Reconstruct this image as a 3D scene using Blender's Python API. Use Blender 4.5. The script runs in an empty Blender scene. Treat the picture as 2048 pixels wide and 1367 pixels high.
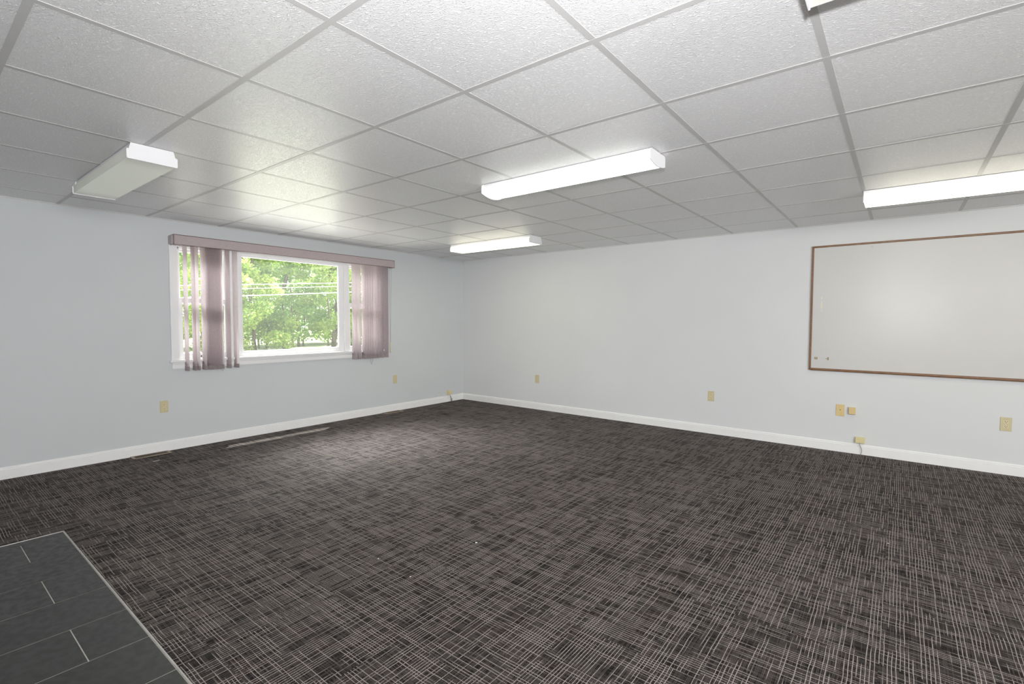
import bpy, bmesh, math, random
from mathutils import Vector, Matrix
random.seed(7)
PI = math.pi
scn = bpy.context.scene
COL = scn.collection
H = 2.2145            # ceiling height
XE, YS = 9.2, -8.4    # unseen ends of the room

# ------------------------------------------------------------------ node helpers
class NT:
    def __init__(s, name):
        s.m = bpy.data.materials.new(name); s.m.use_nodes = True
        s.t = s.m.node_tree; s.t.nodes.clear()
        s.out = s.t.nodes.new('ShaderNodeOutputMaterial')
    def n(s, typ, **kw):
        nd = s.t.nodes.new(typ)
        for k, v in kw.items(): setattr(nd, k, v)
        return nd
    def link(s, a, b): s.t.links.new(a, b)
    def put(s, sock, v):
        if isinstance(v, bpy.types.NodeSocket): s.link(v, sock)
        elif v is not None: sock.default_value = v
    def math(s, op, a, b=None, c=None, clamp=False):
        nd = s.n('ShaderNodeMath', operation=op, use_clamp=clamp)
        for i, v in enumerate((a, b, c)):
            if v is not None: s.put(nd.inputs[i], v)
        return nd.outputs[0]
    def sm(s, v, lo, hi, a=0.0, b=1.0):
        nd = s.n('ShaderNodeMapRange', interpolation_type='SMOOTHSTEP')
        s.put(nd.inputs[0], v); nd.inputs[1].default_value = lo; nd.inputs[2].default_value = hi
        nd.inputs[3].default_value = a; nd.inputs[4].default_value = b
        return nd.outputs[0]
    def mixc(s, f, a, b, mode='MIX'):
        nd = s.n('ShaderNodeMix', data_type='RGBA', blend_type=mode)
        s.put(nd.inputs[0], f)
        for i, v in ((6, a), (7, b)):
            if isinstance(v, bpy.types.NodeSocket): s.link(v, nd.inputs[i])
            else: nd.inputs[i].default_value = (*v, 1)
        return nd.outputs[2]
    def comb(s, x, y, z=0.0):
        nd = s.n('ShaderNodeCombineXYZ')
        for i, v in enumerate((x, y, z)): s.put(nd.inputs[i], v)
        return nd.outputs[0]
    def obj(s):
        return s.n('ShaderNodeTexCoord').outputs['Object']
    def sep(s, v):
        nd = s.n('ShaderNodeSeparateXYZ'); s.link(v, nd.inputs[0]); return nd.outputs
    def noise(s, vec, scale, detail=2.0, rough=.5, dim='3D'):
        nd = s.n('ShaderNodeTexNoise', noise_dimensions=dim)
        s.link(vec, nd.inputs['Vector']); nd.inputs['Scale'].default_value = scale
        nd.inputs['Detail'].default_value = detail; nd.inputs['Roughness'].default_value = rough
        return nd.outputs[0]
    def white(s, vec):
        nd = s.n('ShaderNodeTexWhiteNoise', noise_dimensions='2D'); s.link(vec, nd.inputs['Vector']); return nd.outputs[0]
    def bump(s, h, strength, dist):
        nd = s.n('ShaderNodeBump'); s.link(h, nd.inputs['Height'])
        nd.inputs['Strength'].default_value = strength; nd.inputs['Distance'].default_value = dist
        return nd.outputs[0]
    def pbr(s, col, rough=.5, spec=.5, normal=None, metal=0.0):
        b = s.n('ShaderNodeBsdfPrincipled')
        if isinstance(col, bpy.types.NodeSocket): s.link(col, b.inputs['Base Color'])
        else: b.inputs['Base Color'].default_value = (*col, 1)
        s.put(b.inputs['Roughness'], rough); b.inputs['Specular IOR Level'].default_value = spec
        b.inputs['Metallic'].default_value = metal
        if normal is not None: s.link(normal, b.inputs['Normal'])
        return b
    def done(s, shader):
        s.link(shader, s.out.inputs['Surface']); return s.m

def plain(name, col, rough=.5, spec=.4, var=.04, scale=12, metal=0.0):
    t = NT(name); v = t.obj()
    f = t.sm(t.noise(v, scale, 3), .3, .7)
    c = t.mixc(f, tuple(x*(1-var) for x in col), tuple(min(1, x*(1+var)) for x in col))
    return t.done(t.pbr(c, rough, spec, metal=metal).outputs[0])

# ------------------------------------------------------------------ materials
def mat_wall(name, col):
    t = NT(name); v = t.obj()
    f = t.sm(t.noise(v, 1.3, 2), .3, .7)
    c = t.mixc(f, tuple(x*.985 for x in col), tuple(x*1.015 for x in col))
    nb = t.bump(t.noise(v, 220, 3), .12, .002)
    return t.done(t.pbr(c, .55, .3, nb).outputs[0])

def mat_carpet():
    t = NT('carpet'); v = t.obj(); x, y, z = t.sep(v)
    TS = .5
    tid = t.white(t.comb(t.math('FLOOR', t.math('DIVIDE', x, TS)), t.math('FLOOR', t.math('DIVIDE', y, TS))))
    toff = t.math('MULTIPLY', tid, 37.0)
    patch = t.noise(v, 2.2, 3)
    def threads(u, w, pitch, seed, bias, width):
        wob = t.noise(t.comb(t.math('MULTIPLY', u, 7.0), t.math('MULTIPLY', w, 9.0), seed), 1.0, 2)
        r = t.math('DIVIDE', t.math('ADD', w, t.math('MULTIPLY', wob, .010)), pitch)
        idn = t.math('FLOOR', r); fr = t.math('FRACT', r)
        rnd = t.white(t.comb(idn, t.math('ADD', toff, seed)))
        along = t.noise(t.comb(t.math('MULTIPLY_ADD', u, 5.0, toff), t.math('MULTIPLY', idn, 7.31), seed), 1.0, 1)
        val = t.math('ADD', t.math('ADD', along, t.math('MULTIPLY', t.math('SUBTRACT', rnd, .5), .24)), bias)
        on = t.sm(val, .47, .60)
        d = t.math('ABSOLUTE', t.math('SUBTRACT', fr, .5))
        prof = t.sm(d, width*.55, width, 1.0, 0.0)
        return t.math('MULTIPLY', on, prof)
    dom = t.math('MULTIPLY', t.math('SUBTRACT', patch, .5), .42)
    A = threads(x, y, .0125, 3.1, t.math('ADD', dom, .02), .13)
    B = threads(y, x, .0125, 11.7, t.math('SUBTRACT', .06, dom), .13)
    A2 = threads(x, y, .0048, 23.0, t.math('SUBTRACT', .02, t.math('MULTIPLY', dom, .4)), .34)
    B2 = threads(y, x, .0048, 29.0, t.math('ADD', .02, t.math('MULTIPLY', dom, .4)), .34)
    fine = t.noise(v, 520, 2)
    mott = t.noise(v, 210, 2, .7)
    base = t.mixc(t.sm(mott, .36, .66), CARPET[0], CARPET[1])
    red = t.sm(t.noise(v, 9, 3), .45, .7)
    base = t.mixc(t.math('MULTIPLY', red, .55), base, CARPET[2])
    lo = t.math('MULTIPLY', t.math('MAXIMUM', A2, B2), .11)
    c = t.mixc(lo, base, CARPET[3])
    bead = t.noise(v, 260, 1)
    hi = t.math('MULTIPLY', t.math('MAXIMUM', A, B), t.sm(bead, .3, .65, .35, 1.0))
    c = t.mixc(hi, c, CARPET[3])
    nb = t.bump(t.math('ADD', t.math('MULTIPLY', fine, .5), hi), .5, .003)
    b = t.pbr(c, .9, .10, nb)
    return t.done(b.outputs[0])
CARPET = [(.0013, .001, .001), (.0085, .0066, .0062), (.0105, .0052, .0050), (.38, .328, .306)]

def mat_ceiling():
    t = NT('ceiling_tile_board'); v = t.obj(); x, y, z = t.sep(v)
    # fissured texture, worm-like marks running along x
    vec = t.comb(t.math('MULTIPLY', x, .6), y, 0.0)
    w = t.noise(vec, 34, 2)
    vec2 = t.n('ShaderNodeVectorMath', operation='ADD')
    t.link(vec, vec2.inputs[0]); t.link(t.comb(t.math('MULTIPLY', w, .03), t.math('MULTIPLY', w, .02), 0.0), vec2.inputs[1])
    blob = t.noise(vec2.outputs[0], 195, 1.5)
    pit = t.sm(blob, .60, .68)
    pin = t.sm(t.noise(v, 420, 1), .66, .74)
    bumps = t.sm(blob, .28, .45)
    glint_fleck = t.sm(t.noise(vec2.outputs[0], 145, 1.5), .56, .66)
    c = t.mixc(t.math('MULTIPLY', t.math('MAXIMUM', pit, t.math('MULTIPLY', pin, .6)), .22), CEIL, tuple(q*.55 for q in CEIL))
    c = t.mixc(glint_fleck, c, (.95, .95, .96))  # flash glints on the raised bits, painted in as near-white colour
    h = t.math('SUBTRACT', t.math('ADD', t.math('ADD', t.math('MULTIPLY', bumps, .5), t.math('MULTIPLY', glint_fleck, 1.2)), t.math('MULTIPLY', t.noise(v, 300, 2), .3)), t.math('MULTIPLY', pit, .9))
    nb = t.bump(h, .7, .0024)
    return t.done(t.pbr(c, .28, .7, nb).outputs[0])
CEIL = (.77, .765, .77)

def mat_wood():
    t = NT('oak_moulding'); v = t.obj(); x, y, z = t.sep(v)
    g = t.noise(t.comb(t.math('MULTIPLY', x, 6.0), t.math('MULTIPLY', y, 60.0), t.math('MULTIPLY', z, 60.0)), 3, 4, .6)
    c = t.mixc(t.sm(g, .3, .7), (.105, .042, .014), (.25, .115, .043))
    return t.done(t.pbr(c, .35, .5, t.bump(g, .2, .001)).outputs[0])

def mat_fabric():
    t = NT('vane_fabric'); v = t.obj(); x, y, z = t.sep(v)
    wv = t.math('MULTIPLY', t.math('SINE', t.math('MULTIPLY', z, 2400.0)), .5)
    f = t.sm(t.noise(v, 90, 3), .3, .7)
    c = t.mixc(f, (.21, .165, .183), (.27, .215, .235))
    c2 = t.mixc(f, (.74, .64, .665), (.84, .74, .76))
    d = t.pbr(c, .8, .2, t.bump(wv, .15, .001))
    tr = t.n('ShaderNodeBsdfTranslucent'); t.link(c2, tr.inputs[0])
    mx = t.n('ShaderNodeMixShader'); mx.inputs[0].default_value = .47
    t.link(d.outputs[0], mx.inputs[1]); t.link(tr.outputs[0], mx.inputs[2])
    return t.done(mx.outputs[0])

def mat_glass():
    t = NT('window_glass')
    fr = t.n('ShaderNodeFresnel'); fr.inputs[0].default_value = 1.3
    tr = t.n('ShaderNodeBsdfTransparent'); tr.inputs[0].default_value = (.97, .985, .97, 1)
    gl = t.n('ShaderNodeBsdfGlossy'); gl.inputs['Roughness'].default_value = .02
    df = t.n('ShaderNodeBsdfTranslucent'); df.inputs[0].default_value = (.95, 1, .95, 1)
    m1 = t.n('ShaderNodeMixShader'); m1.inputs[0].default_value = HAZE
    t.link(tr.outputs[0], m1.inputs[1]); t.link(df.outputs[0], m1.inputs[2])
    m2 = t.n('ShaderNodeMixShader'); t.link(t.math('MULTIPLY', fr.outputs[0], .8), m2.inputs[0])
    t.link(m1.outputs[0], m2.inputs[1]); t.link(gl.outputs[0], m2.inputs[2])
    return t.done(m2.outputs[0])
HAZE = .008

def mat_lens(name, col, strength, off=(.6, .63, .57)):
    """acrylic diffuser; lit ones glow (unlit ones get a faint added glow), a little less towards the tube ends"""
    t = NT(name); v = t.obj(); x, y, z = t.sep(v)
    pr = t.math('MULTIPLY', t.math('SINE', t.math('MULTIPLY', x, 520.0)), t.math('SINE', t.math('MULTIPLY', y, 520.0)))
    f = t.sm(t.noise(v, 2.5, 2), .3, .7)
    c = t.mixc(f, tuple(q*.93 for q in off), off)
    b = t.pbr(c, .38, .4, t.bump(pr, .15, .001))
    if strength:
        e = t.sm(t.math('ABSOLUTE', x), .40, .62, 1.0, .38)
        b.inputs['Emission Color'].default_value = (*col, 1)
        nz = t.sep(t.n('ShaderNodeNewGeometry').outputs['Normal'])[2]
        # sides emit less than the underside, set to keep the ceiling nearby dimmer
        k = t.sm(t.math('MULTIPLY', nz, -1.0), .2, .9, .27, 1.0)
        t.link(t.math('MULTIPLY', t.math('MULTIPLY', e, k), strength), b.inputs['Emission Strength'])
    return t.done(b.outputs[0])

def mat_slate():
    t = NT('slate_floor_tile'); v = t.obj()
    f = t.noise(v, 5, 5, .6)
    c = t.mixc(t.sm(f, .3, .7), (.012, .0124, .011), (.0185, .0185, .0168))
    r = t.sm(t.noise(v, 30, 3), .3, .7, .42, .58)
    return t.done(t.pbr(c, r, .4, t.bump(t.noise(v, 120, 3), .08, .002)).outputs[0])

def mat_leaf(name, a, b_, c_):
    t = NT(name); v = t.obj()
    isl = t.n('ShaderNodeNewGeometry').outputs['Random Per Island']
    f = t.noise(v, .55, 3)
    c = t.mixc(t.sm(f, .38, .62), a, b_)  # broad darker patches in the leaf colour imitate shade within the foliage
    c = t.mixc(t.sm(isl, .45, 1.0, 0.0, .6), c, c_)
    d = t.pbr(c, .5, .4)
    tr = t.n('ShaderNodeBsdfTranslucent'); t.link(c, tr.inputs[0])
    mx = t.n('ShaderNodeMixShader'); mx.inputs[0].default_value = .45
    t.link(d.outputs[0], mx.inputs[1]); t.link(tr.outputs[0], mx.inputs[2])
    return t.done(mx.outputs[0])

def mat_bark():
    t = NT('bark'); v = t.obj(); x, y, z = t.sep(v)
    g = t.noise(t.comb(t.math('MULTIPLY', x, 9.0), t.math('MULTIPLY', y, 9.0), z), 3, 4)
    c = t.mixc(t.sm(g, .3, .7), (.10, .075, .055), (.26, .21, .17))
    return t.done(t.pbr(c, .9, .2).outputs[0])

def mat_grass():
    t = NT('lawn_grass'); v = t.obj()
    c = t.mixc(t.sm(t.noise(v, 1.2, 5), .3, .7), (.15, .19, .09), (.27, .28, .17))
    return t.done(t.pbr(c, .9, .2).outputs[0])

M = dict(
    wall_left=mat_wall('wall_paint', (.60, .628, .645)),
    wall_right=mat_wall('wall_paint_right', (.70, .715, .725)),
    base=plain('baseboard_gloss_paint', (.90, .90, .90), .35, .5, .01),
    trimwhite=plain('white_window_paint', (.86, .86, .87), .35, .5, .01),
    vinyl=plain('white_vinyl', (.88, .88, .89), .3, .5, .01),
    grid=plain('ceiling_grid_enamel', (.50, .495, .485), .4, .4, .02),
    carpet=mat_carpet(), ceiling=mat_ceiling(), wood=mat_wood(), fabric=mat_fabric(), glass=mat_glass(),
    slate=mat_slate(), grout=plain('grout', (.50, .47, .42), .8, .2, .12, 40),
    alu=plain('aluminium_edge_strip', (.45, .43, .40), .35, .6, .1, 20, .6),
    enamel=plain('white_enamel_steel', (.80, .80, .82), .35, .5, .01),
    lens_off=mat_lens('acrylic_lens_off_glow', (.92, 1, .80), .10, (.90, .91, .83)),  # switched off, but given a faint pale-green glow to brighten the lens
    lens_cool=mat_lens('acrylic_lens_lit_white', (1, 1, .95), 5.5),
    lens_warm=mat_lens('acrylic_lens_lit_warm', (1, .945, .72), 5.5),
    mauve=plain('mauve_valance_vinyl', (.42, .345, .355), .45, .4, .04, 60),
    mauvedark=plain('mauve_valance_edge', (.12, .065, .05), .45, .4, .04, 60),
    hem=plain('vane_hem_weight', (.33, .275, .28), .7, .2, .15, 120),
    ivory=plain('ivory_plastic', (.60, .52, .29), .35, .5, .03, 30),
    ivory2=plain('ivory_receptacle_plastic', (.68, .60, .36), .35, .5, .03, 30),
    tan=plain('tan_plastic', (.72, .52, .22), .4, .4, .03, 30),
    cream=plain('cream_plastic', (.72, .62, .31), .4, .4, .03, 30),
    slot=plain('dark_slot', (.05, .035, .015), .7, .2),
    greycord=plain('grey_cable_jacket', (.16, .17, .19), .5, .4),
    darkcord=plain('dark_cable_jacket', (.04, .04, .035), .5, .4),
    board=plain('whiteboard_enamel', (.60, .592, .58), .29, .42, .01, 3),
    brass=plain('brass_clip', (.42, .35, .16), .4, .6, .15, 200, .3),
    brassdark=plain('aged_brass', (.16, .13, .07), .4, .6, .15, 200, .3),
    stain=plain('faded_yellow_mark', (.74, .70, .52), .3, .4, .05, 90),
    smudge=plain('grey_smudge', (.52, .515, .51), .3, .4, .05, 90),
    regframe=plain('brown_register_enamel', (.22, .165, .115), .45, .4, .08, 60),
    regdark=plain('register_duct_shadow', (.012, .009, .006), .8, .1),
    regslat=plain('register_fin', (.085, .052, .025), .5, .3),
    paper=plain('white_paper_scrap', (.9, .9, .88), .7, .2),
    leafA=mat_leaf('leaf_light', (.24, .40, .06), (.42, .55, .11), (.62, .68, .20)),
    leafB=mat_leaf('leaf_mid', (.19, .35, .06), (.35, .50, .10), (.55, .64, .18)),
    leafC=mat_leaf('leaf_deep', (.13, .28, .05), (.28, .44, .09), (.46, .58, .16)),
    bark=mat_bark(), grass=mat_grass(),
    cable=plain('pale_overhead_cable', (.85, .86, .85), .4, .5),
    angle=plain('wall_angle_enamel', (.66, .655, .65), .4, .4, .02),
    bounce_pale=plain('pale_bounce_slab', (.43, .425, .40), .8, .2, .08, 4),  # for the added slab outdoors that bounces sunlight
    black=plain('black_plastic', (.02, .02, .02), .4, .4),
)

# ------------------------------------------------------------------ mesh helpers
def box(bm, x0, x1, y0, y1, z0, z1, bev=0.0, mi=0):
    r = bmesh.ops.create_cube(bm, size=1.0)
    vs = r['verts']
    for v in vs:
        v.co = Vector(((x0+x1)/2 + v.co.x*(x1-x0), (y0+y1)/2 + v.co.y*(y1-y0), (z0+z1)/2 + v.co.z*(z1-z0)))
    fs = {f for v in vs for f in v.link_faces}
    for f in fs: f.material_index = mi
    if bev > 0:
        es = list({e for v in vs for e in v.link_edges})
        res = bmesh.ops.bevel(bm, geom=es, offset=bev, segments=2, profile=.5, affect='EDGES')
        for f in res['faces']: f.material_index = mi
    return bm

def prism(bm, pts, fn, a, b, smooth=False):
    """extrude the closed 2-D outline pts between a and b; fn(p, q, s) -> 3-D point"""
    va = [bm.verts.new(fn(p, q, a)) for p, q in pts]
    vb = [bm.verts.new(fn(p, q, b)) for p, q in pts]
    n = len(pts)
    for i in range(n):
        f = bm.faces.new((va[i], va[(i+1) % n], vb[(i+1) % n], vb[i])); f.smooth = smooth
    bm.faces.new(va[::-1]); bm.faces.new(vb)
    bmesh.ops.recalc_face_normals(bm, faces=bm.faces[:])
    return bm

def tube(bm, pts, r, seg=8, r2=None):
    pts = [Vector(p) for p in pts]; rings = []
    n = len(pts)
    up = Vector((0, 0, 1))
    for i, p in enumerate(pts):
        d = (pts[min(i+1, n-1)] - pts[max(i-1, 0)]).normalized()
        a = d.cross(up)
        if a.length < 1e-3: a = d.cross(Vector((1, 0, 0)))
        a.normalize(); b = d.cross(a)
        rr = r if r2 is None else r + (r2-r)*i/(n-1)
        rings.append([bm.verts.new(p + a*math.cos(2*PI*k/seg)*rr + b*math.sin(2*PI*k/seg)*rr) for k in range(seg)])
    for i in range(n-1):
        for k in range(seg):
            f = bm.faces.new((rings[i][k], rings[i][(k+1) % seg], rings[i+1][(k+1) % seg], rings[i+1][k])); f.smooth = True
    bm.faces.new(rings[0][::-1]); bm.faces.new(rings[-1])
    bmesh.ops.recalc_face_normals(bm, faces=bm.faces[:])
    return bm

def disc(bm, c, r, axis, h, seg=20, ry=None):
    """short cylinder whose axis is 'x' or 'y', standing h out from centre c"""
    ry = ry or r
    pts = [(math.cos(2*PI*k/seg)*r, math.sin(2*PI*k/seg)*ry) for k in range(seg)]
    if axis == 'x': fn = lambda p, q, s: (c[0]+s, c[1]+p, c[2]+q)
    else: fn = lambda p, q, s: (c[0]+p, c[1]-s, c[2]+q)
    return prism(bm, pts, fn, 0, h)

def B(): return bmesh.new()

def obj(name, bm, mats, parent=None, world=None, shadow=None):
    """link bm as ONE mesh object. world: subtract this origin from the vertices (they were given in world space)"""
    me = bpy.data.meshes.new(name)
    if world is not None:
        for v in bm.verts: v.co -= Vector(world)
    bm.to_mesh(me); bm.free()
    for m in (mats if isinstance(mats, (list, tuple)) else [mats]): me.materials.append(m)
    o = bpy.data.objects.new(name, me); COL.objects.link(o)
    if parent is not None: o.parent = parent
    return o

def tag(o, label, cat, group=None, kind=None):
    o['label'] = label; o['category'] = cat
    if group: o['group'] = group
    if kind: o['kind'] = kind
    return o

def thing(name, label, cat, loc=(0, 0, 0), rotz=0.0, group=None):
    o = bpy.data.objects.new(name, None); COL.objects.link(o)
    o.empty_display_size = .1
    o.location = loc; o.rotation_euler = (0, 0, rotz)
    return tag(o, label, cat, group)

def struct(name, bm, m, parent=None, world=None):
    o = obj(name, bm, m, parent, world)
    if parent is None: o['kind'] = 'structure'
    return o

def copy_tree(o, parent=None):
    c = o.copy(); COL.objects.link(c); c.parent = parent
    for ch in [k for k in ALLKIDS(o)]: copy_tree(ch, c)
    return c
def ALLKIDS(o): return [k for k in bpy.data.objects if k.parent == o]

# ------------------------------------------------------------------ room shell
T = .10
OY0, OY1, OZ0, OZ1 = -3.985, -1.595, .86, 1.975      # window opening
struct('floor', box(B(), 0, XE, YS, 0, -.10, 0), M['carpet'])
bm = B()
box(bm, -T, 0, YS-T, OY0, -.10, H+.1); box(bm, -T, 0, OY1, T, -.10, H+.1)
box(bm, -T, 0, OY0, OY1, -.10, OZ0); box(bm, -T, 0, OY0, OY1, OZ1, H+.1)
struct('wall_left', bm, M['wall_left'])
struct('wall_right', box(B(), 0, XE+T, 0, T, -.10, H+.1), M['wall_right'])
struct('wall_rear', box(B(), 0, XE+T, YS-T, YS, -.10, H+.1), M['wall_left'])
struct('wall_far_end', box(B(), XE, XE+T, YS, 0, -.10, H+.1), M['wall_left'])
ce = struct('ceiling', box(B(), 0, XE, YS, 0, H+.003, H+.12), M['ceiling'])
bm = B()
GX0, GY0, GA, GB = 4.0699, -4.8278, .6096, .6143
i = -7
while True:
    x = GX0 - i*GA
    if x < .1: break
    if x < XE-.05: box(bm, x-.012, x+.012, YS, 0, H+.0018, H+.0035)
    i += 1
for k in range(-6, 8):
    y = GY0 + k*GB
    if YS+.05 < y < -.05: box(bm, .0, XE, y-.012, y+.012, H+.0014, H+.0034)
g = obj('ceiling_grid', bm, M['grid'], ce)
bm = B()
box(bm, 0, .020, YS, 0, H-.002, H+.003); box(bm, 0, .002, YS, 0, H-.005, H)
box(bm, 0, XE, -.022, 0, H-.002, H+.003); box(bm, 0, XE, -.002, 0, H-.004, H)
obj('wall_angle', bm, M['angle'], ce)

def baseboard(name, along, a, b):
    prof = [(0, 0), (.013, 0), (.013, .076), (.0085, .080), (.0085, .083), (.011, .085), (.010, .091), (.004, .096), (0, .096)]
    fn = (lambda p, q, s: (p, s, q)) if along == 'y' else (lambda p, q, s: (s, -p, q))
    struct(name, prism(B(), prof, fn, a, b), M['base'])
baseboard('baseboard_left', 'y', YS, 0)
baseboard('baseboard_right', 'x', .013, XE)

# tiled entry at the lower left of the carpet
bm = B()
TX0, TY1, TXE, TYS = 1.719, -5.126, 5.4, -8.39
box(bm, 1.652, TXE, TYS, TY1, .0005, .0030, mi=1)
def tile(x0, x1, y0, y1):
    y0 = max(y0, TYS); x1 = min(x1, TXE)
    if y1-y0 > .02 and x1-x0 > .02: box(bm, x0+.0018, x1-.0018, y0+.0018, y1-.0018, .002, .0044, .0008, mi=0)
PX = .2985
y = TY1 - .42
tile(1.655, TX0, y, TY1)
while y > TYS: tile(1.655, TX0, y-.6, y); y -= .6
r = 0; x = TX0
while x < TXE:
    y = TY1
    first = .187 if r % 2 == 0 else .487
    tile(x, x+PX, y-first, y); y -= first
    while y > TYS: tile(x, x+PX, y-.6, y); y -= .6
    x += PX; r += 1
fl = struct('floor_tiles', bm, [M['slate'], M['grout']])
bm = B(); box(bm, 1.645, TXE, TY1, TY1+.007, 0.0005, .0058, .001)
box(bm, 1.645, 1.652, TYS, TY1, 0.0005, .0058, .001)
struct('trim_1', bm, M['alu'])

# ------------------------------------------------------------------ window_1 (double-hung, picture, double-hung)
win = bpy.data.objects.new('window_1', None); COL.objects.link(win); win['kind'] = 'structure'
win.location = (0, -2.79, .86); WO = win.location.copy()
def wpart(name, bm, m, parent=win): return obj(name, bm, m, parent, WO)
bm = B()
for (y0, y1, z0, z1) in ((-4.037, -3.974, .872, 2.035), (-1.606, -1.537, .872, 2.035), (-3.974, -1.606, 1.967, 2.035)):
    box(bm, 0, .016, y0, y1, z0, z1, .002)
box(bm, 0, .021, -4.044, -4.0368, .872, 2.035, .002); box(bm, 0, .021, -1.5372, -1.530, .872, 2.035, .002)
wpart('casing', bm, M['trimwhite'])
bm = B(); box(bm, -T+.01, .046, -4.060, -1.514, .848, .872, .005)
wpart('stool', bm, M['trimwhite'])
pr = [(0, .783), (.016, .783), (.018, .795), (.014, .800), (.014, .825), (.019, .832), (.019, .848), (0, .848)]
wpart('apron', prism(B(), pr, lambda p, q, s: (p, s, q), -4.037, -1.537), M['trimwhite'])
bm = B()     # jambs, head and the two mullion posts
box(bm, -T, .0, -3.985, -3.960, .872, 1.975); box(bm, -T, .0, -1.620, -1.595, .872, 1.975)
box(bm, -T, .0, -3.985, -1.595, 1.953, 1.975)
for yc in (-3.470, -2.110): box(bm, -T, .006, yc-.034, yc+.034, .872, 1.956, .002)
wpart('window_frame', bm, M['trimwhite'])
def sash(y0, y1, z0, z1, xc, st, top, bot, name):
    bm = B()
    box(bm, xc-.018, xc+.018, y0, y0+st, z0, z1, .003); box(bm, xc-.018, xc+.018, y1-st, y1, z0, z1, .003)
    box(bm, xc-.018, xc+.018, y0+st, y1-st, z1-top, z1, .003); box(bm, xc-.018, xc+.018, y0+st, y1-st, z0, z0+bot, .003)
    # glazing bead
    for a in (0, 1):
        box(bm, xc+.004, xc+.012, y0+st-.001, y0+st+.006, z0+bot, z1-top) if a else box(bm, xc+.004, xc+.012, y1-st-.006, y1-st+.001, z0+bot, z1-top)
    s = wpart(name, bm, M['vinyl'])
    wpart('pane', box(B(), xc-.003, xc+.001, y0+st, y1-st, z0+bot, z1-top), M['glass'], s)
    return s
sash(-3.436, -2.144, .872, 1.956, -.035, .066, .020, .055, 'picture_sash')
for (y0, y1) in ((-3.962, -3.502), (-2.078, -1.618)):
    sash(y0, y1, 1.417, 1.956, -.085, .028, .026, .040, 'upper_sash')
    lo = sash(y0, y1, .872, 1.477, -.047, .032, .050, .057, 'lower_sash')
    if y0 < -3:
        bm = B(); box(bm, -.029, -.016, -3.777, -3.761, .888, .903, .003)
        wpart('sash_lift', bm, M['black'], lo)

# ------------------------------------------------------------------ vertical blind
BO = Vector((.0, -2.74, 1.97))
blind = thing('vertical_blind', 'mauve fabric vertical blind with boxed valance, vanes drawn to both sides of the window', 'window blind', BO)
def bpart(name, bm, m, parent=blind, ): return obj(name, bm, m, parent, BO)
VY0, VY1, VZ0, VZ1 = -4.036, -1.448, 1.973, 2.068
bm = B()
box(bm, .112, .120, VY0, VY1, VZ0+.004, VZ1-.004, .002)           # face
box(bm, .0, .120, VY0, VY1, VZ1-.006, VZ1, .001)                  # dust cover
val = bpart('valance', bm, M['mauve'])
for yy, sg in ((VY0, -1), (VY1, 1)):
    pts = [(0.0, 1.975), (.112, 1.972), (.120, 1.975), (.120, 2.068), (.112, 2.070), (0.0, 2.066)]
    bm = B(); prism(bm, pts, lambda p, q, s: (p, s, q), yy, yy-sg*.006)
    prism(bm, [(.006, 1.981), (.100, 1.981), (.100, 2.060), (.006, 2.060)], lambda p, q, s: (p, s, q), yy, yy+sg*.009)
    bpart('valance_return', bm, M['mauve'], val)
bm = B(); box(bm, .109, .1225, VY0, VY1, VZ0, VZ0+.005, .001); box(bm, .109, .1225, VY0, VY1, VZ1-.004, VZ1+.002, .001)
bpart('valance_edging', bm, M['mauvedark'], val)
bpart('headrail', box(B(), .045, .088, -4.0, -1.47, 1.990, 2.030, .003), M['enamel'])
VX, VW, VZ = .066, .089, .765
L_right = [-3.9059, -3.8419, -3.8105, -3.7514, -3.7168, -3.7028, -3.6888, -3.6747, -3.6606, -3.6464, -3.6321, -3.619, -3.6058, -3.5925, -3.523, -3.4482]
R_right = [-2.0026, -1.946, -1.8634, -1.8303, -1.7949, -1.7593, -1.7152, -1.6647, -1.5969, -1.5176]
def app(th, tn): return VW*abs(math.cos(th) + tn*math.sin(th))/2
vanes = []
for k, yr in enumerate(L_right):
    th = math.radians([83, 86, 82, 82, 84][k] if k < 5 else 82 + random.uniform(-1.5, 1.5))
    vanes.append((yr - app(th, .37), th))
for k, yr in enumerate(R_right):
    th = math.radians((77, 84, 80, 86, 84, 87, 80, 86, 79, 76)[k])
    vanes.append((yr - app(th, .74), th))
for yc, th in vanes:
    bm = B(); n = 8; ztop = 1.992
    for zz in range(1):
        cols = []
        for k in range(n+1):
            s = (k/n-.5)*VW; bow = .006*(1-(2*k/n-1)**2)
            px = VX + s*math.sin(th) + bow*math.cos(th); py = yc + s*math.cos(th) - bow*math.sin(th)
            cols.append([bm.verts.new((px, py, z)) for z in (VZ+.040, 1.2, 1.6, ztop)])
        for k in range(n):
            for q in range(3):
                f = bm.faces.new((cols[k][q], cols[k+1][q], cols[k+1][q+1], cols[k][q+1])); f.smooth = True
    va = bpart('vane', bm, M['fabric'])
    bm = B(); pts = []
    for k in range(n+1):
        s = (k/n-.5)*VW*1.01; bow = .006*(1-(2*k/n-1)**2)
        pts.append((VX + s*math.sin(th) + (bow+.0012)*math.cos(th), yc + s*math.cos(th) - (bow+.0012)*math.sin(th)))
    for k in range(n, -1, -1):
        s = (k/n-.5)*VW*1.01; bow = .006*(1-(2*k/n-1)**2)
        pts.append((VX + s*math.sin(th) + (bow-.0012)*math.cos(th), yc + s*math.cos(th) - (bow-.0012)*math.sin(th)))
    prism(bm, pts, lambda p, q, s: (p, q, s), VZ, VZ+.041)
    bpart('hem_weight', bm, M['hem'], va)
def loop(y0, y1, z, dip):
    return [(VX, y0+(y1-y0)*k/8, z-dip*math.sin(PI*k/8)) for k in range(9)]
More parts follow.
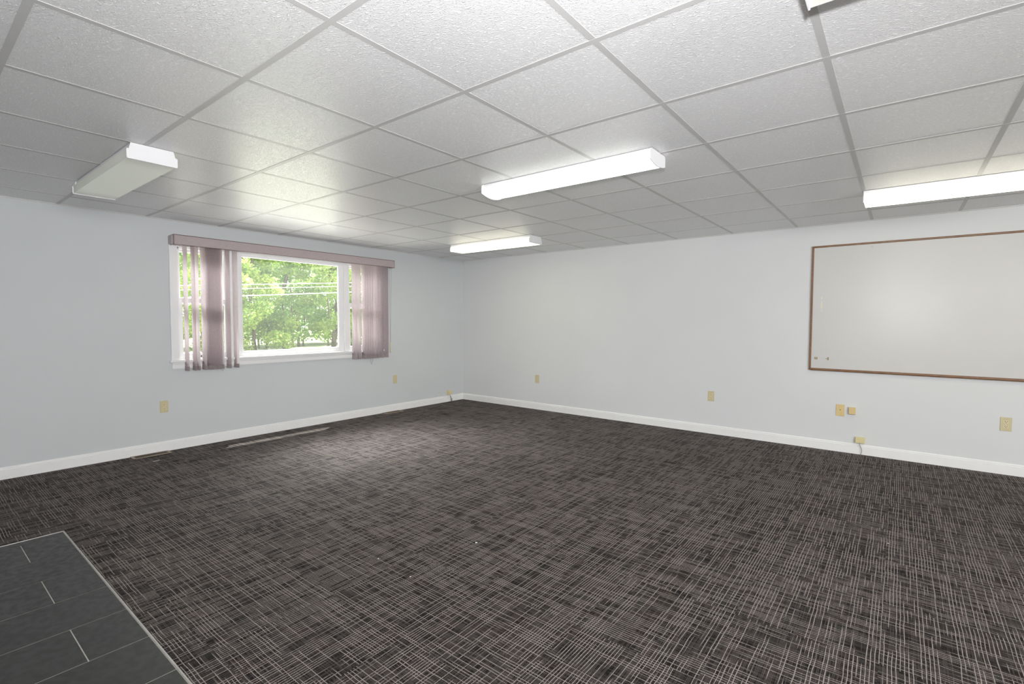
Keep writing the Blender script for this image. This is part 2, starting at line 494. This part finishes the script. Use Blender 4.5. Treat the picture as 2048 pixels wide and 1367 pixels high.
def chain(y0, y1, z, dip, tail=None):
    pts = loop(y0, y1, z, dip)
    if tail: pts = pts[:5] + tail + pts[4:]
    bpart('link_chain', tube(B(), pts, .0011, 6), M['greycord'])
chain(-3.632, -3.590, VZ+.006, .028, [(VX, -3.606, VZ-.036)])
for y0, y1 in ((-3.90, -3.84), (-3.80, -3.72), (-3.59, -3.53), (-3.53, -3.47), (-2.04, -1.98), (-1.90, -1.82), (-1.70, -1.63)):
    chain(y0, y1, VZ+.016, .006)
chain(-1.812, -1.768, VZ+.004, .085)
bm = B(); tube(bm, [(.05, -1.487, 1.99), (.05, -1.478, 1.5), (.05, -1.472, .95)], .0012, 6)
tube(bm, [(.056, -1.455, 1.99), (.053, -1.462, 1.5), (.05, -1.468, .95)], .0012, 6)
cd = bpart('pull_cord', bm, M['greycord'])
bm = B(); tube(bm, [(.05, -1.470, .965), (.05, -1.469, .950), (.05, -1.466, .835), (.05, -1.466, .825)], .007, 10)
bpart('cord_weight', bm, M['ivory2'], cd)

# ------------------------------------------------------------------ ceiling lights
def wrap_light(label, xc, yc, L, lens, prof, zb, housew):
    """surface-mounted wraparound fluorescent light along x; prof = half outline of the end plate"""
    t = thing('ceiling_light', label, 'ceiling light', (xc, yc, H-.001), 0, 'fluorescent ceiling lights')
    full = prof + [(-p, q) for p, q in prof[::-1]]
    for s in (-1, 1):
        obj('end_plate', prism(B(), full, lambda p, q, u: (u, p, q), s*L/2, s*(L/2-.005)), M['enamel'], t)
    obj('housing', box(B(), -L/2+.005, L/2-.005, -housew, housew, -.022, 0, .001), M['enamel'], t)
    lp = [(max(p-.004, 0) if p > .003 else p, max(q, -.0865) + (.0035 if q < -.02 else 0)) for p, q in prof]
    lp = [(p, min(q, -.0225)) for p, q in lp]
    lf = lp + [(-p, q) for p, q in lp[::-1] if p > 0 or True]
    clean = []
    for p in lf:
        if not clean or (abs(p[0]-clean[-1][0]) + abs(p[1]-clean[-1][1])) > 1e-4: clean.append(p)
    if abs(clean[0][0]-clean[-1][0]) + abs(clean[0][1]-clean[-1][1]) < 1e-4: clean.pop()
    obj('lens', prism(B(), clean, lambda p, q, u: (u, p, q), -L/2+.0052, L/2-.0052), lens, t)
    return t
stepped = [(.100, 0), (.109, -.036), (.119, -.036), (.119, -.074), (.117, -.086)]
curved = [(.095, 0), (.107, -.008), (.107, -.060)] + [(.107*(1-k/8), -.060-.020*(1-(1-k/8)**2)) for k in range(1, 9)]
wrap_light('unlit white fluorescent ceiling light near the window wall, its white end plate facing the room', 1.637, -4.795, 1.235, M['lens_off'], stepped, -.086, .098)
wrap_light('brightly lit fluorescent ceiling light with rounded lens in the middle of the ceiling', 3.812, -3.022, 1.235, M['lens_cool'], curved, -.09, .092)
wrap_light('small-looking lit fluorescent ceiling light close to the far corner of the room', 1.672, -1.205, 1.235, M['lens_warm'], stepped, -.086, .098)
wrap_light('warm lit fluorescent ceiling light above the whiteboard', 5.905, -1.215, 1.235, M['lens_warm'], stepped, -.086, .098)
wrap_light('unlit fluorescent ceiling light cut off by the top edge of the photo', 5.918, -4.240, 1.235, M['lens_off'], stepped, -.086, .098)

# ------------------------------------------------------------------ whiteboard
WX0, WX1, WZ0, WZ1 = 4.815, 7.255, .787, 2.011
wb = thing('whiteboard', 'large wall-mounted whiteboard in a brown wooden frame', 'whiteboard', ((WX0+WX1)/2, 0, WZ0))
WBO = wb.location.copy()
obj('writing_surface', box(B(), WX0+.012, WX1-.012, -.012, -.001, WZ0+.012, WZ1-.012), M['board'], wb, WBO)
fp = [(0, 0), (0, .020), (.006, .022), (.014, .022), (.018, .016), (.018, 0)]
def rail(name, z_or_x, horiz, flip, a, b, w=1.0):
    bm = B(); s = -1 if flip else 1
    if horiz: fn = lambda p, q, u: (u, -q, z_or_x + s*p*w)
    else: fn = lambda p, q, u: (z_or_x + s*p, -q, u)
    return obj(name, prism(bm, fp, fn, a, b), M['wood'], wb, WBO)
rail('frame_rail', WZ1, True, True, WX0, WX1)
rail('frame_rail', WX0, False, False, WZ0+.018, WZ1-.018); rail('frame_rail', WX1, False, True, WZ0+.018, WZ1-.018)
tp = [(0, WZ0+.014), (.018, WZ0+.014), (.030, WZ0+.020), (.034, WZ0+.017), (.034, WZ0+.004), (.028, WZ0-.004), (0, WZ0-.006)]
obj('pen_ledge', prism(B(), tp, lambda p, q, u: (u, -p, q), WX0+.014, WX1-.004), M['wood'], wb, WBO)
rail('frame_rail', WZ0, True, False, WX0, WX1)
bm = B(); disc(bm, (5.294, -.012, 1.967), .011, 'y', .0008); obj('grey_smudge', bm, M['smudge'], wb, WBO)
bm = B()
for z0, z1 in ((1.490, 1.512), (1.452, 1.470), (1.395, 1.447), (1.368, 1.385)):
    box(bm, 4.903, 4.913, -.0127, -.012, z0, z1)
obj('yellow_mark', bm, M['stain'], wb, WBO)
mg = thing('board_clip', 'small square brass-coloured clip at the lower corner of the whiteboard', 'clip', (4.874, -.012, .904))
bm = B(); box(bm, -.013, .013, -.004, 0, -.011, .011, .0015)
obj('clip_plate', bm, M['brassdark'], mg)
bm = B(); box(bm, -.010, .007, -.007, -.004, -.008, .007, .0015); obj('clip_jaw', bm, M['brass'], mg)
mg = thing('board_hook', 'tiny brass T-shaped hook beside the square clip on the whiteboard', 'hook', (4.968, -.012, .903))
bm = B(); box(bm, .003, .013, -.005, 0, -.015, .015, .0015); obj('hook_plate', bm, M['brassdark'], mg)
bm = B(); box(bm, -.014, .005, -.009, -.003, -.005, .004, .0015); obj('hook_arm', bm, M['brass'], mg)

# ------------------------------------------------------------------ outlets (local: plate in the xz plane facing -y)
def outlet(label, loc, rotz, first=[None]):
    if first[0] is None:
        t = thing('electrical_outlet', label, 'electrical outlet', loc, rotz, 'ivory wall outlets')
        bm = B(); box(bm, -.035, .035, -.006, 0, -.057, .057, .0025)
        obj('cover_plate', bm, M['ivory'], t)
        for s in (1, -1):
            pts = []
            for k in range(24):
                a = 2*PI*k/24; pts.append((max(-.0165, min(.0165, .0175*math.cos(a))), max(-.0135, min(.0135, .0175*math.sin(a)))))
            bm = B(); prism(bm, pts, lambda p, q, u: (p, -u, q + s*.0195), .004, .0085)
            rc = obj('receptacle', bm, M['ivory2'], t)
            for sx, w, h in ((-.0064, .0024, .0085), (.0064, .0024, .0072)):
                obj('slot', box(B(), sx-w/2-.0004, sx+w/2+.0004, -.0090, -.0080, s*.0195+.0035-h/2, s*.0195+.0035+h/2), M['slot'], rc)
            obj('ground_hole', disc(B(), (0, -.0080, s*.0195-.0075), .0028, 'y', .001, 12), M['slot'], rc)
        obj('screw', disc(B(), (0, -.0055, 0), .003, 'y', .0012, 12), M['ivory2'], t)
        first[0] = t
    else:
        t = copy_tree(first[0])
        t.location = loc; t.rotation_euler = (0, 0, rotz); t['label'] = label
    return t
outlet('ivory duplex outlet on the window wall below the blind, nearest the floor register', (0, -4.111, .430), PI/2)
outlet('ivory duplex outlet on the window wall between the blind and the room corner', (0, -1.360, .4425), PI/2)
outlet('ivory duplex outlet on the long blank wall, nearest to the room corner', (1.469, 0, .4365), 0)
outlet('ivory duplex outlet on the long wall between the corner and the whiteboard', (3.871, 0, .424), 0)
outlet('ivory duplex outlet under the whiteboard, the one farthest to the right', (6.239, 0, .4205), 0)

t = thing('jack_plate', 'tan wall plate with a single dark jack hole under the whiteboard', 'wall plate', (5.089, 0, .405))
bm = B(); box(bm, -.035, .035, -.006, 0, -.057, .057, .0025); obj('cover_plate', bm, M['tan'], t)
bm = B(); disc(bm, (0, -.006, .004), .0045, 'y', .003, 14); obj('jack_socket', bm, M['slot'], t)
t = thing('surface_box', 'small square tan surface box right beside the tan jack plate', 'wall box', (5.186, 0, .411))  # plain surface-mounted box with a lid, no socket in it
bm = B(); box(bm, -.027, .027, -.030, 0, -.033, .033, .003); obj('box_body', bm, M['tan'], t)
bm = B(); box(bm, -.0255, .0255, -.032, -.029, -.0315, .0315, .0015); obj('box_lid', bm, M['tan'], t)

def smooth(pts, n=5):
    P = [Vector(p) for p in pts]; P = [P[0]*2-P[1]] + P + [P[-1]*2-P[-2]]; out = []
    for i in range(1, len(P)-2):
        a, b, c, d = P[i-1:i+3]
        for k in range(n):
            u = k/n; out.append(.5*((2*b) + (c-a)*u + (2*a-5*b+4*c-d)*u*u + (3*b-a-3*c+d)*u**3))
    return out + [P[-2]]
def phone_block(label, loc, rotz, w, h, cm, pts_sets):
    t = thing('phone_jack', label, 'phone jack', loc, rotz)
    bm = B(); box(bm, -w/2, w/2, -.034, 0, -h/2, h/2, .003); obj('jack_body', bm, M['cream'], t)
    bm = B(); box(bm, -w/2+.002, w/2-.002, -.037, -.033, -h/2+.002, h/2-.002, .0015); obj('jack_cover', bm, M['cream'], t)
    for pts, r in pts_sets:
        obj('jack_cable', tube(B(), smooth(pts), r, 8), cm, t)
    return t
phone_block('cream phone jack under the whiteboard with a grey wire to the carpet', (5.256, 0, .139), 0, .076, .056, M['greycord'],
    [([(-.004, -.026, -.026), (.000, -.028, -.050), (.012, -.030, -.075), (.016, -.030, -.105), (.008, -.026, -.1375)], .0024)])
phone_block('small cream phone jack low in the room corner with dark wires beneath', (0, -.316, .142), PI/2, .082, .060, M['darkcord'],
    [([(-.008, -.026, -.028), (.004, -.028, -.048), (.012, -.028, -.075), (.014, -.026, -.1395)], .0026),
     ([(.012, -.027, -.052), (.024, -.028, -.075), (.034, -.028, -.100)], .002), ([(.034, -.028, -.095), (.036, -.028, -.102), (.038, -.028, -.125), (.036, -.027, -.1395)], .006)])

# floor registers
def register(label, yc, L, D, first):
    t = thing('floor_register', label, 'floor register', (.016, yc, .0005), 0, 'floor registers by the window wall')
    bm = B()
    box(bm, 0, .014, -L/2, L/2, 0, .006, .002); box(bm, D-.014, D, -L/2, L/2, 0, .006, .002)
    box(bm, .012, D-.012, -L/2, -L/2+.022, 0, .006, .002); box(bm, .012, D-.012, L/2-.022, L/2, 0, .006, .002)
    obj('register_frame', bm, M['regframe'], t)
    obj('duct_plate', box(B(), .010, D-.010, -L/2+.015, L/2-.015, .0002, .0012), M['regdark'], t)
    bm = B(); n = 22
    for k in range(n):
        y = -L/2+.026+(L-.052)*k/(n-1); box(bm, .013, D-.013, y-.0020, y+.0020, .001, .0052)
    obj('register_grille', bm, M['regslat'], t)
register('brown metal floor register along the window wall, left of the sunlit strip', -4.243, .300, .112, 0)
register('brown metal floor register along the window wall, nearer the room corner', -1.450, .285, .112, 1)

# paper scraps on the carpet
for k, (lab, x, y, r) in enumerate((
        ('largest white paper scrap lying alone on the middle of the carpet', 3.666, -3.694, .008),
        ('tiny white paper scrap on the carpet nearest the window wall', 3.388, -4.159, .0045),
        ('tiny white paper scrap on the carpet, closest to the dark tiled entry', 3.664, -4.174, .0048),
        ('tiny white paper scrap on the carpet in front of the whiteboard wall', 5.508, -2.227, .005))):
    bm = B(); n = 7; top = []
    vs = [bm.verts.new((r*random.uniform(.7, 1.1)*math.cos(2*PI*i/n), r*random.uniform(.6, 1.1)*math.sin(2*PI*i/n), .0004+random.uniform(0, .0012))) for i in range(n)]
    c0 = bm.verts.new((0, 0, r*.35))
    for i in range(n): bm.faces.new((vs[i], vs[(i+1) % n], c0))
    o = obj('paper_scrap', bm, M['paper']); o.location = (x, y, .0006); tag(o, lab, 'paper scrap', 'paper scraps on the carpet')
# nail left in the long wall
bm = B(); tube(bm, [(0, .002, 0), (0, -.006, .0004)], .0018, 8); tube(bm, [(0, -.005, .0004), (0, -.007, .0004)], .0042, 10)
o = obj('wall_nail', bm, M['smudge']); o.location = (3.795, 0, 1.949); tag(o, 'tiny grey nail head high on the blank part of the long wall', 'nail')

# ------------------------------------------------------------------ outdoors
GZ = -.62
struct('ground', box(B(), -90, -T-.02, -60, 80, GZ-.3, GZ), M['grass'])
struct('bounce_slab', box(B(), -9, -T-.03, -30, 30, GZ-.02, GZ+.03), M['bounce_pale'])  # unseen pale slab, added to bounce sunlight through the window onto the ceiling
def leaf_mesh(name, blobs, per, size, mat, parent, rng):
    V, F = [], []
    for (cx, cy, cz, r) in blobs:
        for _ in range(per):
            while True:
                p = Vector((rng.uniform(-1, 1), rng.uniform(-1, 1), rng.uniform(-1, 1)))
                if .35 < p.length < 1: break
            c = Vector((cx + p.x*r, cy + p.y*r, cz + p.z*r*.62))
            nrm = Vector((rng.gauss(0, .55), rng.gauss(0, .55), rng.uniform(.25, 1.0))).normalized()
            a = nrm.cross(Vector((rng.uniform(-1, 1), rng.uniform(-1, 1), .1))).normalized(); b = nrm.cross(a)
            s = size*rng.uniform(.6, 1.25); i = len(V)
            V += [c - a*s*.5, c - a*s*.08 + b*s*.36 - nrm*s*.07, c + a*s*.6, c - a*s*.08 - b*s*.36 - nrm*s*.07]
            F.append((i, i+1, i+2, i+3))
    me = bpy.data.meshes.new(name); me.from_pydata(V, [], F); me.materials.append(mat)
    o = bpy.data.objects.new(name, me); COL.objects.link(o); o.parent = parent
    return o
def tree(label, x, y, h, rad, zb, mat, seed, per=290, nb=64):
    rng = random.Random(seed)
    t = thing('leafy_tree', label, 'tree', (x, y, GZ), 0, 'trees outside the window')
    bm = B(); wob = [(rng.uniform(-.12, .12)*k, rng.uniform(-.12, .12)*k, h*.85*k/5) for k in range(6)]; wob[0] = (0, 0, -.02)
    tube(bm, wob, .17, 9, .04)
    tr = obj('trunk', bm, M['bark'], t)
    blobs = []
    for k in range(nb):
        a = rng.uniform(0, 2*PI); f = (k+.5)/nb; z = zb + (h-zb)*f
        env = math.sin(PI*min(1, .22+.78*f)**.8)
        rr = rad*env*math.sqrt(rng.uniform(.25, 1))
        bx, by = rr*math.cos(a), rr*math.sin(a)
        blobs.append((bx, by, z, rng.uniform(.55, .95)))
        if k % 6 == 0:
            bm = B(); z0 = max(.4, z-.7)
            tube(bm, [(0, 0, min(z0, h*.8)), (bx*.5, by*.5, z-.2), (bx*.95, by*.95, z)], .045, 6, .012); obj('branch', bm, M['bark'], t)
    leaf_mesh('foliage', blobs, per, .165, mat, t, rng)
    return t
tree('leafy tree out beyond the left edge of the window', -24.5, 1.2, 9.5, 2.1, .3, M['leafB'], 1)
tree('leafy tree seen through the gaps between the left-hand vanes', -23.5, 4.7, 10, 2.2, .3, M['leafA'], 2)
tree('bright leafy tree filling the left part of the centre pane', -24.5, 7.7, 9.8, 2.0, .3, M['leafA'], 3)
tree('darker leafy tree in the middle of the centre pane', -25.5, 10.1, 10.5, 2.0, .75, M['leafC'], 4)
tree('pale leafy tree filling the right part of the centre pane', -24.0, 12.6, 9.6, 2.1, .8, M['leafA'], 5)
tree('leafy tree glimpsed between the right mullion and right-hand vanes', -24.0, 15.3, 10, 2.1, .3, M['leafB'], 6)
tree('leafy tree out beyond the right edge of the window', -24.5, 18.6, 9.7, 2.2, .7, M['leafB'], 8)
rng = random.Random(21); bl = []
for k in range(520):
    bl.append((rng.uniform(-33, -29), rng.uniform(-4, 30), GZ + rng.uniform(.9, 11), rng.uniform(.8, 1.4)))
wd = leaf_mesh('woods', bl, 110, .26, M['leafC'], None, rng)
tag(wd, 'mass of deeper green woodland foliage behind the nearer trees', 'woodland', None, 'stuff')
for k, y in enumerate((7.2, 8.9, 9.6, 10.9, 11.5, 12.0, 13.4)):
    bm = B(); tube(bm, [(0, 0, -.02), (rng.uniform(-.1, .1), rng.uniform(-.15, .15), 2.2), (0, rng.uniform(-.2, .2), 6)], rng.uniform(.06, .11), 8, .04)
    o = obj('woodland_trunk', bm, M['bark']); o.location = (-27.3-.4*(k % 3), y*1.06, GZ)
    tag(o, 'thin bare tree trunk under the foliage at the foot of the woods', 'tree trunk', 'thin trunks below the woods')
def cable(label, z0, r):
    bm = B(); pts = []
    for k in range(25):
        y = -14 + 40*k/24; pts.append((-12, y, z0 + .078*(y-1.71) + .00035*(y-4)**2))
    o = obj('overhead_cable', tube(bm, pts, r, 6), M['cable'])
    o.location = (0, 0, 0); tag(o, label, 'overhead cable', 'overhead cables outside the window')
cable('topmost of three pale overhead cables outside the window', 2.444, .010)
cable('thinnest middle one of three pale overhead cables outside the window', 2.308, .007)
cable('lowest and thickest of three pale overhead cables outside the window', 2.064, .016)

# ------------------------------------------------------------------ light
def lamp(name, typ, loc, direction=None, **kw):
    l = bpy.data.lights.new(name, typ); o = bpy.data.objects.new(name, l); COL.objects.link(o); o.location = loc
    for k, v in kw.items(): setattr(l, k, v)
    if direction is not None: o.rotation_euler = Vector(direction).to_track_quat('-Z', 'Y').to_euler()
    return o
lamp('sun', 'SUN', (-5, 4, 14), (.23, -.24, -1.0), energy=28, angle=math.radians(.6), color=(1, .96, .90))
lamp('sky_light', 'AREA', (-1.3, -2.79, 2.95), (.72, 0, -.75), energy=240, shape='RECTANGLE', size=6, size_y=1.5, color=(.97, .98, 1.0))
lamp('sky_light_steep', 'AREA', (-1.35, -2.95, 3.0), (.66, .06, -.75), energy=62, shape='RECTANGLE', size=1.6, size_y=1.0, color=(1, .98, .97), spread=math.radians(58))
lamp('camera_flash', 'SPOT', (5.575, -5.63, 1.525), (-.50, .60, .66), energy=180, spot_size=math.radians(156), spot_blend=1.0, shadow_soft_size=.035, color=(.98, .98, 1.0))
lamp('far_end_daylight', 'AREA', (8.7, -5.4, 1.85), (-.72, .36, -.58), energy=235, shape='RECTANGLE', size=3.4, size_y=1.5, color=(1, .99, .97))
lamp('rear_fill', 'AREA', (6.2, YS+.1, 1.4), (0, 1, -.05), energy=15, shape='RECTANGLE', size=3.0, size_y=1.5, color=(1, .99, .97))  # fill lamp added in front of the unseen rear wall
w = bpy.data.worlds.new('sky'); scn.world = w; w.use_nodes = True
bg = w.node_tree.nodes['Background']; bg.inputs[0].default_value = (.93, .97, 1.0, 1); bg.inputs[1].default_value = 1.7

# ------------------------------------------------------------------ camera
yaw, pitch, roll, fpx = 2.23816, -0.04313, 0.00367, 985.98
f = Vector((math.cos(pitch)*math.cos(yaw), math.cos(pitch)*math.sin(yaw), math.sin(pitch)))
r = f.cross(Vector((0, 0, 1))).normalized(); u = r.cross(f)
r, u = math.cos(roll)*r + math.sin(roll)*u, -math.sin(roll)*r + math.cos(roll)*u
cam = bpy.data.cameras.new('camera'); co = bpy.data.objects.new('camera', cam); COL.objects.link(co)
mw = Matrix((r, u, -f)).transposed().to_4x4(); mw.translation = Vector((5.5283, -5.7369, 1.2647))
co.matrix_world = mw
cam.sensor_width = 36; cam.lens = fpx/2048*36; cam.clip_start = .05; cam.clip_end = 300
scn.camera = co
scn.view_settings.view_transform = 'Standard'; scn.view_settings.look = 'None'
scn.view_settings.exposure = 0.64; scn.view_settings.gamma = 1.2
